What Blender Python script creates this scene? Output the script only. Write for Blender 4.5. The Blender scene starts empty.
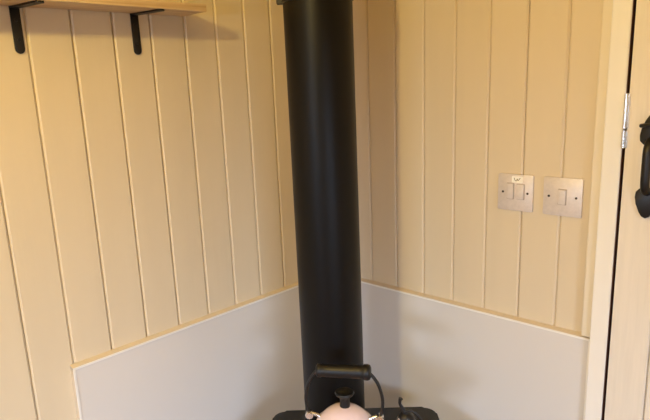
import bpy, bmesh, math, random
from mathutils import Vector, Matrix
random.seed(4)
S = bpy.context.scene
COL = S.collection
PI = math.pi

# ---------------------------------------------------------------- materials
def srgb(h):
    v = [int(h[i:i+2], 16)/255 for i in (0, 2, 4)]
    return tuple((c/12.92 if c <= .04045 else ((c+.055)/1.055)**2.4) for c in v) + (1,)

def mat(name, col, rough=.5, metal=0, bump=0, bscale=(60, 60, 60), var=0, vscale=(6, 6, 6), coat=0, spec=.5, dist=.001):
    m = bpy.data.materials.new(name); m.use_nodes = True
    nt = m.node_tree; N = nt.nodes; L = nt.links
    b = N['Principled BSDF']
    b.inputs['Roughness'].default_value = rough
    b.inputs['Metallic'].default_value = metal
    b.inputs['Specular IOR Level'].default_value = spec
    b.inputs['Coat Weight'].default_value = coat
    c = srgb(col) if isinstance(col, str) else col
    b.inputs['Base Color'].default_value = c
    tc = N.new('ShaderNodeTexCoord')
    def noise(sc, detail=4):
        mp = N.new('ShaderNodeMapping'); mp.inputs['Scale'].default_value = sc
        L.new(tc.outputs['Object'], mp.inputs['Vector'])
        n = N.new('ShaderNodeTexNoise'); n.inputs['Scale'].default_value = 1; n.inputs['Detail'].default_value = detail
        L.new(mp.outputs['Vector'], n.inputs['Vector'])
        return n
    if var:
        n = noise(vscale)
        r = N.new('ShaderNodeValToRGB')
        r.color_ramp.elements[0].position = .3; r.color_ramp.elements[1].position = .7
        r.color_ramp.elements[0].color = tuple(x*(1-var) for x in c[:3]) + (1,)
        r.color_ramp.elements[1].color = tuple(min(1, x*(1+var)) for x in c[:3]) + (1,)
        L.new(n.outputs['Fac'], r.inputs['Fac']); L.new(r.outputs['Color'], b.inputs['Base Color'])
    if bump:
        n = noise(bscale)
        bp = N.new('ShaderNodeBump'); bp.inputs['Strength'].default_value = bump; bp.inputs['Distance'].default_value = dist
        L.new(n.outputs['Fac'], bp.inputs['Height']); L.new(bp.outputs['Normal'], b.inputs['Normal'])
    return m

CREAM = 'DDCDB1'
M_left = mat('cream_board_paint', CREAM, .42, bump=.25, bscale=(90, 90, 5), var=.02, vscale=(14, 14, 2))
M_trim = mat('cream_trim_paint', 'F2EEE6', .4, bump=.2, bscale=(80, 80, 4), var=.02, vscale=(30, 30, 2))
M_strip = mat('strip_paint', 'E6DAC2', .42)
M_door = mat('cream_door_paint', 'E8DECF', .45, bump=.6, bscale=(160, 160, 9), var=.035, vscale=(120, 120, 7))
M_panel = mat('off_white_board', 'DED9D4', .22, bump=.12, bscale=(7, 7, 7), dist=.004)
M_flue = mat('black_flue_enamel', '0C0A09', .42, spec=.22, bump=.08, bscale=(300, 300, 300))
M_iron = mat('black_iron', '0B0908', .42, bump=.3, bscale=(120, 120, 120))
M_stove = mat('black_stove_paint', '0F0E0C', .5, bump=.2, bscale=(300, 300, 300))
M_plastic = mat('black_plastic', '0A0A0B', .45)
M_pink = mat('pink_enamel', 'E6D2DC', .22, coat=.6)
M_chrome = mat('chrome', 'E6E4E0', .25, metal=1)
M_steel = mat('brushed_steel', 'E0D6D0', .45, metal=.25, bump=.15, bscale=(400, 400, 20), var=.05, vscale=(120, 120, 120))
M_seam = mat('switch_seam', 'B3A69C', .6)
M_screw = mat('dark_screw', '4A4038', .4, metal=.8)
M_label = mat('white_label', 'FBF8F0', .4)
M_ink = mat('grey_ink', '8A8372', .7)
M_edge = mat('tan_board_edge', 'D9CAB4', .6)
M_glass = mat('stove_glass', '0A0808', .08, coat=.5)
M_gapm = mat('dark_gap_shade', '4A2412', .8)  # dark brown for the door stop, and shade painted into the gap
M_floor = mat('oak_floor', '8C6238', .5, bump=.2, bscale=(6, 90, 90), var=.2, vscale=(3, 50, 50))
M_slate = mat('slate', '3A3B3D', .6, bump=.4, bscale=(30, 30, 30), var=.1)
M_ceil = mat('ceiling_paint', 'EAD7B4', .6, var=.02)

def wood(name):
    m = bpy.data.materials.new(name); m.use_nodes = True
    nt = m.node_tree; N = nt.nodes; L = nt.links; b = N['Principled BSDF']
    tc = N.new('ShaderNodeTexCoord'); mp = N.new('ShaderNodeMapping')
    mp.inputs['Scale'].default_value = (60, 2.2, 160)
    L.new(tc.outputs['Object'], mp.inputs['Vector'])
    n = N.new('ShaderNodeTexNoise'); n.inputs['Scale'].default_value = 1.2; n.inputs['Detail'].default_value = 6
    L.new(mp.outputs['Vector'], n.inputs['Vector'])
    r = N.new('ShaderNodeValToRGB'); e = r.color_ramp.elements
    e[0].position = .3; e[0].color = srgb('BFA078'); e[1].position = .68; e[1].color = srgb('E0C8A4')
    L.new(n.outputs['Fac'], r.inputs['Fac']); L.new(r.outputs['Color'], b.inputs['Base Color'])
    b.inputs['Roughness'].default_value = .5
    bp = N.new('ShaderNodeBump'); bp.inputs['Strength'].default_value = .2; bp.inputs['Distance'].default_value = .001
    L.new(n.outputs['Fac'], bp.inputs['Height']); L.new(bp.outputs['Normal'], b.inputs['Normal'])
    return m
M_wood = wood('pine_shelf_wood')

# ---------------------------------------------------------------- helpers
def link(name, bm, m, parent=None, smooth=None, loc=None, rotz=0):
    me = bpy.data.meshes.new(name)
    bmesh.ops.recalc_face_normals(bm, faces=bm.faces)
    bm.to_mesh(me); bm.free()
    if smooth is not None:
        for p in me.polygons: p.use_smooth = True
        me.set_sharp_from_angle(angle=math.radians(smooth))
    o = bpy.data.objects.new(name, me); COL.objects.link(o)
    me.materials.append(m)
    if parent: o.parent = parent
    if loc: o.location = loc
    o.rotation_euler.z = rotz
    return o

def tag(o, label, cat, group=None):
    o['label'] = label; o['category'] = cat
    if group: o['group'] = group
    return o

def thing(name, label, cat, loc=(0, 0, 0), rotz=0, group=None):
    o = bpy.data.objects.new(name, None); COL.objects.link(o)
    o.location = loc; o.rotation_euler.z = rotz; o.empty_display_size = .05
    return tag(o, label, cat, group)

def struct(o):
    o['kind'] = 'structure'; return o

def box(bm, x0, x1, y0, y1, z0, z1, bev=0, seg=2):
    r = bmesh.ops.create_cube(bm, size=1)
    v = r['verts']
    for a in v:
        a.co = Vector((x0 if a.co.x < 0 else x1, y0 if a.co.y < 0 else y1, z0 if a.co.z < 0 else z1))
    if bev:
        es = list({e for a in v for e in a.link_edges})
        bmesh.ops.bevel(bm, geom=es, offset=bev, segments=seg, profile=.5, affect='EDGES')
    return bm

def nb(): return bmesh.new()

def prism(bm, pts, axis, a, b, bev=0):
    """closed 2D outline pts extruded along axis from a to b; 2D coords are the other two axes in xyz order"""
    def P(p, t):
        q = list(p); q.insert(axis, t); return Vector(q)
    va = [bm.verts.new(P(p, a)) for p in pts]; vb = [bm.verts.new(P(p, b)) for p in pts]
    n = len(pts)
    fa = bm.faces.new(va); fb = bm.faces.new(list(reversed(vb)))
    for i in range(n): bm.faces.new((va[i], va[(i+1) % n], vb[(i+1) % n], vb[i]))
    if bev:
        es = list(set(fa.edges) | set(fb.edges))
        bmesh.ops.bevel(bm, geom=es, offset=bev, segments=2, profile=.5, affect='EDGES')
    return bm

def lathe(bm, prof, n=48, cx=0, cy=0, mx=None):
    rings = []
    for r, z in prof:
        ring = []
        for i in range(n):
            t = 2*PI*i/n
            c = Vector((cx+max(r, 1e-5)*math.cos(t), cy+max(r, 1e-5)*math.sin(t), z))
            if mx: c = mx @ c
            ring.append(bm.verts.new(c))
        rings.append(ring)
    for a, b in zip(rings, rings[1:]):
        for i in range(n): bm.faces.new((a[i], a[(i+1) % n], b[(i+1) % n], b[i]))
    bm.faces.new(list(reversed(rings[0]))); bm.faces.new(rings[-1])
    return bm

def smooth_path(pts, sub=6):
    out = []
    n = len(pts)
    for i in range(n-1):
        p0 = Vector(pts[max(i-1, 0)]); p1 = Vector(pts[i]); p2 = Vector(pts[i+1]); p3 = Vector(pts[min(i+2, n-1)])
        for k in range(sub):
            t = k/sub
            out.append(.5*((2*p1)+(-p0+p2)*t+(2*p0-5*p1+4*p2-p3)*t*t+(-p0+3*p1-3*p2+p3)*t**3))
    out.append(Vector(pts[-1]))
    return out

def tube(bm, pts, r, n=12, flat=1, sub=6, radii=None, ref=(0, 1, 0)):
    """swept tube; flat scales the section across ref"""
    P = smooth_path(pts, sub)
    rings = []
    for i, p in enumerate(P):
        t = (P[min(i+1, len(P)-1)]-P[max(i-1, 0)]).normalized()
        b = Vector(ref); b = (b-t*b.dot(t)).normalized(); a = t.cross(b)
        rr = r
        if radii:
            f = i/(len(P)-1)*(len(radii)-1); k = min(int(f), len(radii)-2); rr = radii[k]+(radii[k+1]-radii[k])*(f-k)
        rings.append([bm.verts.new(p+a*rr*flat*math.cos(2*PI*j/n)+b*rr*math.sin(2*PI*j/n)) for j in range(n)])
    for u, v in zip(rings, rings[1:]):
        for j in range(n): bm.faces.new((u[j], u[(j+1) % n], v[(j+1) % n], v[j]))
    bm.faces.new(list(reversed(rings[0]))); bm.faces.new(rings[-1])
    return bm

def rounded(w, h, r, n=5, cx=0, cy=0):
    pts = []
    for sx, sy, a0 in ((1, 1, 0), (-1, 1, 90), (-1, -1, 180), (1, -1, 270)):
        for k in range(n+1):
            a = math.radians(a0+90*k/n)
            pts.append((cx+sx*(w/2-r)+r*math.cos(a), cy+sy*(h/2-r)+r*math.sin(a)))
    return pts

# ---------------------------------------------------------------- the room
CEIL = 2.35
XR, YF = 2.35, -3.6
PITCH = .0908

def board_profile(s0, s1, first):
    """(s, depth) points of boards with V grooves between s0<s1; depth into the wall"""
    pts = [(s0, 0)]
    k = math.ceil((s0+.006-first)/PITCH)
    g = first+k*PITCH
    while g < s1-.006:
        w = random.uniform(.0003, .0008)*(1.3 if s1 > 2.5 else .8)
        pts += [(g-.0048, 0), (g-.0040, .0005), (g-w, .0034), (g-w, .008), (g+w, .008), (g+w, .0034), (g+.0040, .0005), (g+.0048, 0)]
        g += PITCH
    pts.append((s1, 0))
    return pts

# left wall, plane x=0, boards run along y
prof = board_profile(.0, -YF, .19923-2*PITCH)
pts = [(-d, -s) for s, d in prof] + [(-.05, YF), (-.05, 0)]
bm = nb(); prism(bm, pts, 2, 0, CEIL)
struct(link('wall_left', bm, M_left))

# back wall, plane y=0, with the door opening
DX0, DX1, DZ = .8425, 1.62, 1.96
bm = nb()
prof = board_profile(0, DX0, .16945-PITCH)
prism(bm, [(s, d) for s, d in prof] + [(DX0, .05), (0, .05)], 2, 0, CEIL)
prism(bm, [(s, d) for s, d in board_profile(DX0, DX1, .16945-PITCH)] + [(DX1, .05), (DX0, .05)], 2, DZ, CEIL)
prism(bm, [(s, d) for s, d in board_profile(DX1, XR, .16945-PITCH)] + [(XR, .05), (DX1, .05)], 2, 0, CEIL)
struct(link('wall_back', bm, M_left))

def wall_with_window(name, plane, a0, a1, w0, w1, z0, z1, along):
    bm = nb()
    def bx(a, b, c, d):
        if along == 'y': box(bm, plane, plane+.06, a, b, c, d)
        else: box(bm, a, b, plane-.06, plane, c, d)
    bx(a0, a1, 0, z0); bx(a0, a1, z1, CEIL); bx(a0, w0, z0, z1); bx(w1, a1, z0, z1)
    return struct(link(name, bm, M_left))
wall_with_window('wall_right', XR, YF, 0, -2.2, -1.0, .75, 1.35, 'y')
wall_with_window('wall_front', YF, 0, XR, .6, 1.7, .7, 1.5, 'x')
bm = nb(); box(bm, -.05, XR+.06, YF-.06, .05, -.05, 0); struct(link('floor', bm, M_floor))
bm = nb(); box(bm, -.05, XR+.06, YF-.06, .05, CEIL, CEIL+.05); struct(link('ceiling', bm, M_ceil))
# window frames (behind the camera)
bm = nb()
for a in (-2.2, -1.62, -1.04): box(bm, XR+.01, XR+.05, a, a+.04, .75, 1.35, .004)
for c in (.75, 1.31): box(bm, XR+.01, XR+.05, -2.2, -1.0, c, c+.04, .004)
struct(link('window_1', bm, M_trim))
bm = nb()
for a in (.6, 1.13, 1.66): box(bm, a, a+.04, YF-.05, YF-.01, .7, 1.5, .004)
for c in (.7, 1.46): box(bm, .6, 1.7, YF-.05, YF-.01, c, c+.04, .004)
struct(link('window_2', bm, M_trim))

# door frame round the opening (trim)
bm = nb()
box(bm, .8055, .8425, -.030, 0, 0, DZ+.037, .003)
box(bm, DX1, DX1+.037, -.030, 0, 0, DZ+.037, .003)
box(bm, .8425, DX1, -.030, 0, DZ, DZ+.037, .003)
struct(link('trim_1', bm, M_trim))
# narrow strip beside the frame, above the heat panel
bm = nb(); box(bm, .783, .8055, -.019, 0, .926, CEIL, .003); struct(link('trim_2', bm, M_strip))
# stop behind the gap; thin dark jamb strip added as the gap's shade
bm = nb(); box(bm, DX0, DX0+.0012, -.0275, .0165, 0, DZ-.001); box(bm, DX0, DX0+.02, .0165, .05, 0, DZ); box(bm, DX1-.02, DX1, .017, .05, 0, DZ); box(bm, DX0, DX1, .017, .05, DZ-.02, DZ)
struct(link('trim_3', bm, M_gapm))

# door
dprof = [(.8488, 0)]
g = .9245
while g < DX1-.03:
    dprof += [(g-.0035, 0), (g-.001, .003), (g-.001, .009), (g+.001, .009), (g+.001, .003), (g+.0035, 0)]
    g += .0905
dprof += [(DX1-.004, 0), (DX1-.004, .035), (.8488, .035)]
bm = nb(); prism(bm, [(s, d-.0285) for s, d in dprof], 2, .006, DZ-.004)
door = struct(link('door_1', bm, M_door))
# hinge on the gap: two chrome knuckles
for z0, z1 in ((1.3525, 1.3875), (1.391, 1.4605)):
    bm = nb(); lathe(bm, [(.0026, z0), (.0036, z0+.001), (.0036, z1-.001), (.0026, z1)], 16, .8452, -.0335)
    box(bm, .8455, .852, -.0300, -.0280, z0+.001, z1-.001)
    link('hinge_knuckle', bm, M_chrome, door, 40)
# iron pull handle
HX = .8965
def pad(zc, up):
    base = [(-.006, -.030), (-.011, -.022), (-.016, -.008), (-.0185, .004), (-.0175, .014), (-.012, .020), (-.006, .022), (.006, .022), (.012, .020), (.0175, .014), (.0185, .004), (.016, -.008), (.011, -.022), (.006, -.030), (0, -.033)]
    base = [(x*1.15, z*1.12) for x, z in base]
    if up: base = [(x, -z) for x, z in base]
    b = nb(); prism(b, [(HX+x, zc+z) for x, z in base], 1, -.0370, -.0280, .0015); return b
handle_bm = nb()
tube(handle_bm, [(HX, -0.0365, 1.268), (HX, -0.0485, 1.274), (HX, -0.0545, 1.290), (HX, -0.0555, 1.325), (HX, -0.0545, 1.350), (HX, -0.0485, 1.362), (HX, -0.0365, 1.370)], .0075, 12, 1.15, ref=(0, 1, 0))
hd = link('pull_handle', handle_bm, M_iron, door, 50)
link('back_plate', pad(1.252, False), M_iron, hd, 40)
link('back_plate', pad(1.384, True), M_iron, hd, 40)
bm = nb(); tube(bm, [(HX-.02, -0.0385, 1.398), (HX-.006, -0.0465, 1.400), (HX+.012, -0.0465, 1.400), (HX+.022, -0.0385, 1.398)], .004, 10)
link('cross_bar', bm, M_iron, hd, 50)

# ---------------------------------------------------------------- heat panels on the walls
def heat_panel(axis, length0, length1, label):
    t = thing('heat_shield_panel', label, 'wall panel', (0, 0, 0))
    T, ZT = .016, .9255
    # board and its border; u runs along the wall, d away from it
    def bx(bm, u0, u1, d0, d1, z0, z1, bev=0):
        if axis == 'L': box(bm, d0, d1, -u1, -u0, z0, z1, bev)
        else: box(bm, u0, u1, -d1, -d0, z0, z1, bev)
    e = .0045
    b = nb(); bx(b, length0, length1-e, .0004, T-.002, .001, ZT-e); link('board', b, M_panel, t)
    b = nb()
    # top bead: sloped ledge
    prof = [(.0004, ZT-e-.002), (.0004, ZT+.0005), (T-.002, ZT-.0032), (T-.002, ZT-e-.004)]
    if axis == 'L': prism(b, [(d, z) for d, z in prof], 1, -length1, -length0)
    else: prism(b, [(-d, z) for d, z in prof], 0, length0, length1)
    link('top_edge', b, M_edge, t)
    b = nb(); bx(b, length1-e+.0002, length1, .0004, T-.002, .001, ZT-.005); link('side_edge', b, M_edge, t)
    b = nb(); bx(b, length0, length1, T-.0018, T, ZT-.0088, ZT-.0036, .0006); link('top_lip', b, M_trim, t)
    b = nb(); bx(b, length1-.005, length1, T-.0018, T, .001, ZT-.009, .0006); link('side_lip', b, M_trim, t)
    return t
heat_panel('L', .0165, .8455, 'off-white flat heat panel on the left wall below the shelf, left of the flue')
heat_panel('R', .0006, .8045, 'off-white flat heat panel under the switches, between flue and door frame')

# ---------------------------------------------------------------- shelf and brackets
SZ = 1.6695
bm = nb(); box(bm, .0003, .0985, -1.55, -.4765, SZ, SZ+.0155, .0012)
tag(link('wall_shelf', bm, M_wood), 'narrow bare pine shelf on two black brackets, left wall', 'shelf')
def bracket(yc, label):
    t = thing('shelf_bracket', label, 'bracket', (0, yc, SZ), 0, 'black shelf brackets')
    w = .0092; b = nb()
    out = [(-w, 0), (w, 0)] + [(w*math.cos(a), -.078+w*math.sin(a)) for a in [-k*PI/8 for k in range(0, 9)]]
    prism(b, out, 0, .0003, .0036, .0006); link('upright', b, M_iron, t, 40)
    b = nb()
    out = [(.0003, -w), (.0003, w)] + [(.087+w*math.cos(a), .013+w*math.sin(a)) for a in [PI/2-k*PI/8 for k in range(0, 9)]]
    prism(b, out, 2, -.0036, -.0002, .0006); link('arm', b, M_iron, t, 40)
    for z in (-.025, -.062):
        b = nb(); lathe(b, [(.0036, 0), (.0034, .0008), (.0018, .0016)], 14, mx=Matrix.Translation((.0036, 0, z)) @ Matrix.Rotation(PI/2, 4, 'Y')); link('screw_head', b, M_iron, t, 40)
    return t
bracket(-.8528, 'black metal shelf bracket nearest the left edge of the photo')
bracket(-.6015, 'black metal shelf bracket nearer the black flue')

# ---------------------------------------------------------------- switches
def plate(name, x0, zt, label):
    t = thing(name, label, 'switch', (x0+.043, -.0004, zt-.043), 0, 'brushed steel switch plates')
    b = nb(); prism(b, rounded(.086, .086, .003), 1, -.0052, 0, .0011); link('face_plate', b, M_steel, t, 40)
    for x in (-.0302, .0302):
        b = nb(); lathe(b, [(.0028, 0), (.0027, .0008), (.0012, .0011)], 16, mx=Matrix.Translation((x, -.0051, 0)) @ Matrix.Rotation(PI/2, 4, 'X'))
        link('screw', b, M_screw, t, 40)
    return t
def rocker(t, cx, cz, w, h, tilt, name='rocker'):
    b = nb(); prism(b, rounded(w+.003, h+.003, .002), 1, -.0057, -.005, .0002)
    f = link(name+'_surround', b, M_seam, t, 40, (cx, 0, cz))
    b = nb(); prism(b, rounded(w, h, .0015), 1, -.0036, .0004, .0010)
    o = link(name, b, M_steel, t, 40, (cx, -.0058, cz)); o.rotation_euler.x = tilt
t = plate('fused_switch', .5667, 1.2784, 'brushed steel switch plate with two small modules and a white label, farther from door frame')
rocker(t, -.0115, .003, .0155, .036, math.radians(2.5))
rocker(t, .0135, .003, .0175, .034, 0, 'fuse_carrier')
b = nb(); box(b, .0085, .0185, -.0102, -.0078, -.010, -.006, .0004); link('fuse_slot', b, M_steel, t)
b = nb(); prism(b, rounded(.027, .0155, .003), 1, -.0056, -.0050); sl = link('label', b, M_label, t, None, (.0045, 0, .0310))
b = nb(); tube(b, [(-.007, -.0057, .004), (-.006, -.0057, -.001), (-.002, -.0057, -.003), (0, -.0057, .002), (.002, -.0057, -.002), (.007, -.0057, .004)], .0008, 6)
link('mark', b, M_ink, sl)
t = plate('light_switch', .6772, 1.2788, 'brushed steel switch plate with a single rocker, beside the door frame')
rocker(t, 0, .0, .0165, .033, math.radians(2.5))

# ---------------------------------------------------------------- flue and stove
C0 = Vector((1.228077, -1.312031, 0)); Nn = Vector((-.684547, .728969, 0)); Rt = Vector((.728969, .684547, 0))
ANG = math.atan2(Rt.y, Rt.x)
ZS = .6465
FP = C0+Nn*1.365+Rt*.002
fl = thing('flue_pipe', 'tall matt black round flue pipe rising from the stove in the corner', 'flue', (FP.x, FP.y, ZS), ANG)
b = nb(); lathe(b, [(.0762, .001), (.0762, 1.677-ZS)], 96); link('pipe', b, M_flue, fl, 40)
fl.rotation_mode = 'QUATERNION'
from mathutils import Quaternion
fl.rotation_quaternion = Quaternion(Nn, -.0062) @ Quaternion((0, 0, 1), ANG)
zc = 1.678
b = nb(); lathe(b, [(.0765, zc-ZS-.002), (.0795, zc-ZS), (.0795, zc-ZS+.034), (.0765, zc-ZS+.036)], 96)
jb = link('joint_band', b, M_iron, fl, 40)
b = nb(); box(b, -.0895, -.074, -.008, .008, zc-ZS-.002, zc-ZS+.030, .0015); link('clamp_lug', b, M_iron, jb)
b = nb(); lathe(b, [(.0753, 1.70-ZS), (.0753, CEIL-ZS-.002)], 96); link('upper_pipe', b, M_flue, fl, 40)
b = nb(); lathe(b, [(.094, .0005), (.094, .006), (.082, .009), (.0752, .024)], 96); link('base_collar', b, M_stove, fl, 40)

SP = C0+Nn*1.255+Rt*.053
st = thing('wood_stove', 'small black wood-burning stove under the kettle, only its top edge in view', 'stove', (SP.x, SP.y, 0), ANG)
# local y points away from the camera (towards the corner)
def plate_bm(w, d, r, z0, z1, bev): 
    b = nb(); prism(b, rounded(w, d, r, 8), 2, z0, z1, bev); return b
link('top_plate', plate_bm(.434, .37, .035, ZS-.018, ZS, .006), M_stove, st, 40)
link('body', plate_bm(.40, .33, .02, .16, ZS-.0185, .003), M_stove, st, 40)
b = nb(); box(b, -.165, .165, -.190, -.1655, .24, .59, .006); dr = link('door', b, M_stove, st, 40)
b = nb(); box(b, -.125, .125, -.1935, -.1902, .28, .55, .002); link('glass_pane', b, M_glass, dr)
b = nb(); tube(b, [(.15, -.19, .36), (.15, -.225, .365), (.15, -.235, .41), (.15, -.235, .47)], .007, 12); link('door_handle', b, M_chrome, dr, 50)
for sx in (-1, 1):
    for sy in (-1, 1):
        b = nb(); lathe(b, [(.014, .0385), (.02, .10), (.024, .1595)], 20, sx*.165, sy*.13); link('leg', b, M_stove, st, 40)
b = nb(); prism(b, [(.02, -.02), (.02, -.80), (.26, -.98), (.94, -.30), (.80, -.04), (.62, -.02)], 2, .0005, .038, .003)
tag(link('hearth_slab', b, M_slate), 'dark slate hearth slab on the floor under the stove', 'hearth')

# ---------------------------------------------------------------- kettle
KP = C0+Nn*1.175+Rt*.0215
K = thing('kettle', 'pale pink whistling kettle with black bail handle on the stove top', 'kettle', (KP.x, KP.y, ZS), ANG)
RX, RZ, KC = .0805, .110, .7015-ZS
def er(z): return RX*math.sqrt(max(0, 1-((z-KC)/RZ)**2))
ZL = KC+RZ*math.sqrt(1-(.060/RX)**2)
prof = [(.060, .0006), (.072, .002), (.082, .010), (.0875, .024), (.089, .042), (.087, .060), (.083, .075)]
for z in [.090, .105, .118]:
    prof.append((er(z)+.0005, z))
prof.append((.0605, ZL-.001)); prof.append((.056, ZL-.0005))
prof = sorted(prof, key=lambda q: q[1])
b = nb(); lathe(b, prof, 72); link('body', b, M_pink, K, 50)
lp = [(.0615, ZL), (.0618, ZL+.001)]
for k in range(1, 15):
    a = k/14; r = .0610*(1-a); lp.append((max(r, .0003), KC+RZ*math.sqrt(1-(r/RX)**2)))
b = nb(); lathe(b, lp, 72); lid = link('lid', b, M_pink, K, 50)
zt = KC+RZ
b = nb(); lathe(b, [(.0105, zt-.003), (.0115, zt+.002), (.0105, zt+.014), (.011, zt+.020), (.019, zt+.027), (.0215, zt+.031), (.020, zt+.034), (.012, zt+.0345), (.008, zt+.031), (.0005, zt+.030)], 32)
link('knob', b, M_plastic, lid, 50, (.002, 0, 0))
YW = math.radians(-9)
def rot(p):
    x, y, z = p
    return (x*math.cos(YW)-y*math.sin(YW), x*math.sin(YW)+y*math.cos(YW), z)
# handle assembly
for s in (-1, 1):
    b = nb()
    tube(b, [rot((s*.050, 0, .131)), rot((s*.063, 0, .139)), rot((s*.076, 0, .141)), rot((s*.083, 0, .132))], .0042, 12, 1.2)
    lathe(b, [(.0075, -.009), (.009, -.007), (.009, .007), (.0075, .009)], 18, mx=Matrix.Translation(rot((s*.078, 0, .1395))) @ Matrix.Rotation(YW, 4, 'Z') @ Matrix.Rotation(PI/2, 4, 'X'))
    link('handle_bracket', b, M_chrome, K, 50)
b = nb()
half = [(.078, .136), (.0835, .160), (.0845, .186), (.078, .214), (.066, .236), (.052, .2475), (.025, .248)]
tube(b, [rot((-x, 0, z)) for x, z in half]+[rot((x, 0, z)) for x, z in reversed(half)], .0046, 12, .8, ref=(0, 1, 0))
hb = link('bail', b, M_iron, K, 50)
b = nb()
mx = Matrix.Rotation(YW, 4, 'Z') @ Matrix.Translation((0, 0, .2475)) @ Matrix.Rotation(PI/2, 4, 'Y')
lathe(b, [(.011, -.0585), (.0145, -.056), (.0152, -.049), (.0135, -.046), (.0140, -.03), (.0147, 0), (.0147, .03), (.0142, .043), (.0172, .046), (.0178, .053), (.016, .0585), (.011, .061)], 32, mx=mx)
link('grip', b, M_plastic, hb, 50)
b = nb()
tube(b, [(.070, 0, .058), (.095, 0, .080), (.115, 0, .102), (.132, 0, .122)], .02, 20, 1, radii=[.024, .019, .0155, .0145]); sp = link('spout', b, M_pink, K, 50)
b = nb()
d = Vector((.012, 0, .020)).normalized(); mxx = Matrix.Translation((.132, 0, .122)) @ d.to_track_quat('Z', 'Y').to_matrix().to_4x4()
lathe(b, [(.0165, -.006), (.0175, -.002), (.0175, .004)], 28, mx=mxx); link('collar', b, M_chrome, sp, 50)
b = nb()
lathe(b, [(.018, .0045), (.0185, .010), (.016, .018), (.010, .023), (.003, .0245)], 28, mx=mxx)
wc = link('whistle_cap', b, M_plastic, sp, 50)
# lever curling up from the cap, and a thin strap arching over it
b = nb(); tube(b, [(.137, -.004, .140), (.129, -.004, .154), (.1225, -.004, .167), (.1225, -.004, .176), (.1245, -.004, .181)], .003, 12, 1, radii=[.006, .0045, .0032, .0036, .0052]); link('lever', b, M_iron, sp, 50)
b = nb(); tube(b, [(.131, -.006, .148), (.142, -.008, .153), (.154, -.010, .148), (.165, -.011, .134), (.170, -.010, .116), (.162, -.004, .098)], .0028, 10, 1.2); link('guard', b, M_iron, sp, 50)

# ---------------------------------------------------------------- light
def area(name, loc, target, sx, sy, energy, col):
    l = bpy.data.lights.new(name, 'AREA'); l.shape = 'RECTANGLE'; l.size = sx; l.size_y = sy
    l.energy = energy; l.color = col
    o = bpy.data.objects.new(name, l); COL.objects.link(o); o.location = loc
    o.rotation_euler = (Vector(target)-Vector(loc)).to_track_quat('-Z', 'Y').to_euler()
    return o
# sky light comes down into the room through the two windows
area('daylight_window_right', (XR+1.0, -1.6, 1.6), (0, -1.2, .5), 2.2, 1.0, 215, (.72, .92, 1.24))
area('daylight_window_front', (1.15, YF-1.2, 1.75), (1.15, 0, .5), 2.2, 1.1, 235, (.72, .92, 1.24))
pl = bpy.data.lights.new('ceiling_lamp', 'POINT'); pl.energy = 31; pl.color = (1.0, .745, .225); pl.shadow_soft_size = .04
o = bpy.data.objects.new('ceiling_lamp', pl); COL.objects.link(o); o.location = (.74, -1.56, 2.0)

w = bpy.data.worlds.new('world'); S.world = w; w.use_nodes = True
w.node_tree.nodes['Background'].inputs[0].default_value = (.8, .9, 1, 1)
w.node_tree.nodes['Background'].inputs[1].default_value = .2

# ---------------------------------------------------------------- camera
from math import cos, sin
cy_, cp_, cr_ = math.radians(134.52718), math.radians(-12.953995), math.radians(-2.381547)
f = Vector((cos(cp_)*cos(cy_), cos(cp_)*sin(cy_), sin(cp_)))
r = f.cross(Vector((0, 0, 1))).normalized(); u = r.cross(f)
r2 = r*cos(cr_)+u*sin(cr_); u2 = -r*sin(cr_)+u*cos(cr_)
cam = bpy.data.cameras.new('camera'); co = bpy.data.objects.new('camera', cam); COL.objects.link(co)
R = Matrix((r2, u2, -f)).transposed().to_4x4()
co.matrix_world = Matrix.Translation((1.228077, -1.312031, 1.5)) @ R
cam.sensor_width = 36; cam.sensor_fit = 'HORIZONTAL'; cam.lens = 590.2282/650*36
cam.shift_x = (325-314.1836)/650; cam.shift_y = (221.3738-210)/650; cam.clip_start = .01
S.camera = co
S.view_settings.view_transform = 'Standard'; S.view_settings.look = 'None'
S.view_settings.exposure = .07; S.view_settings.gamma = 1; S.view_settings.use_curve_mapping = False
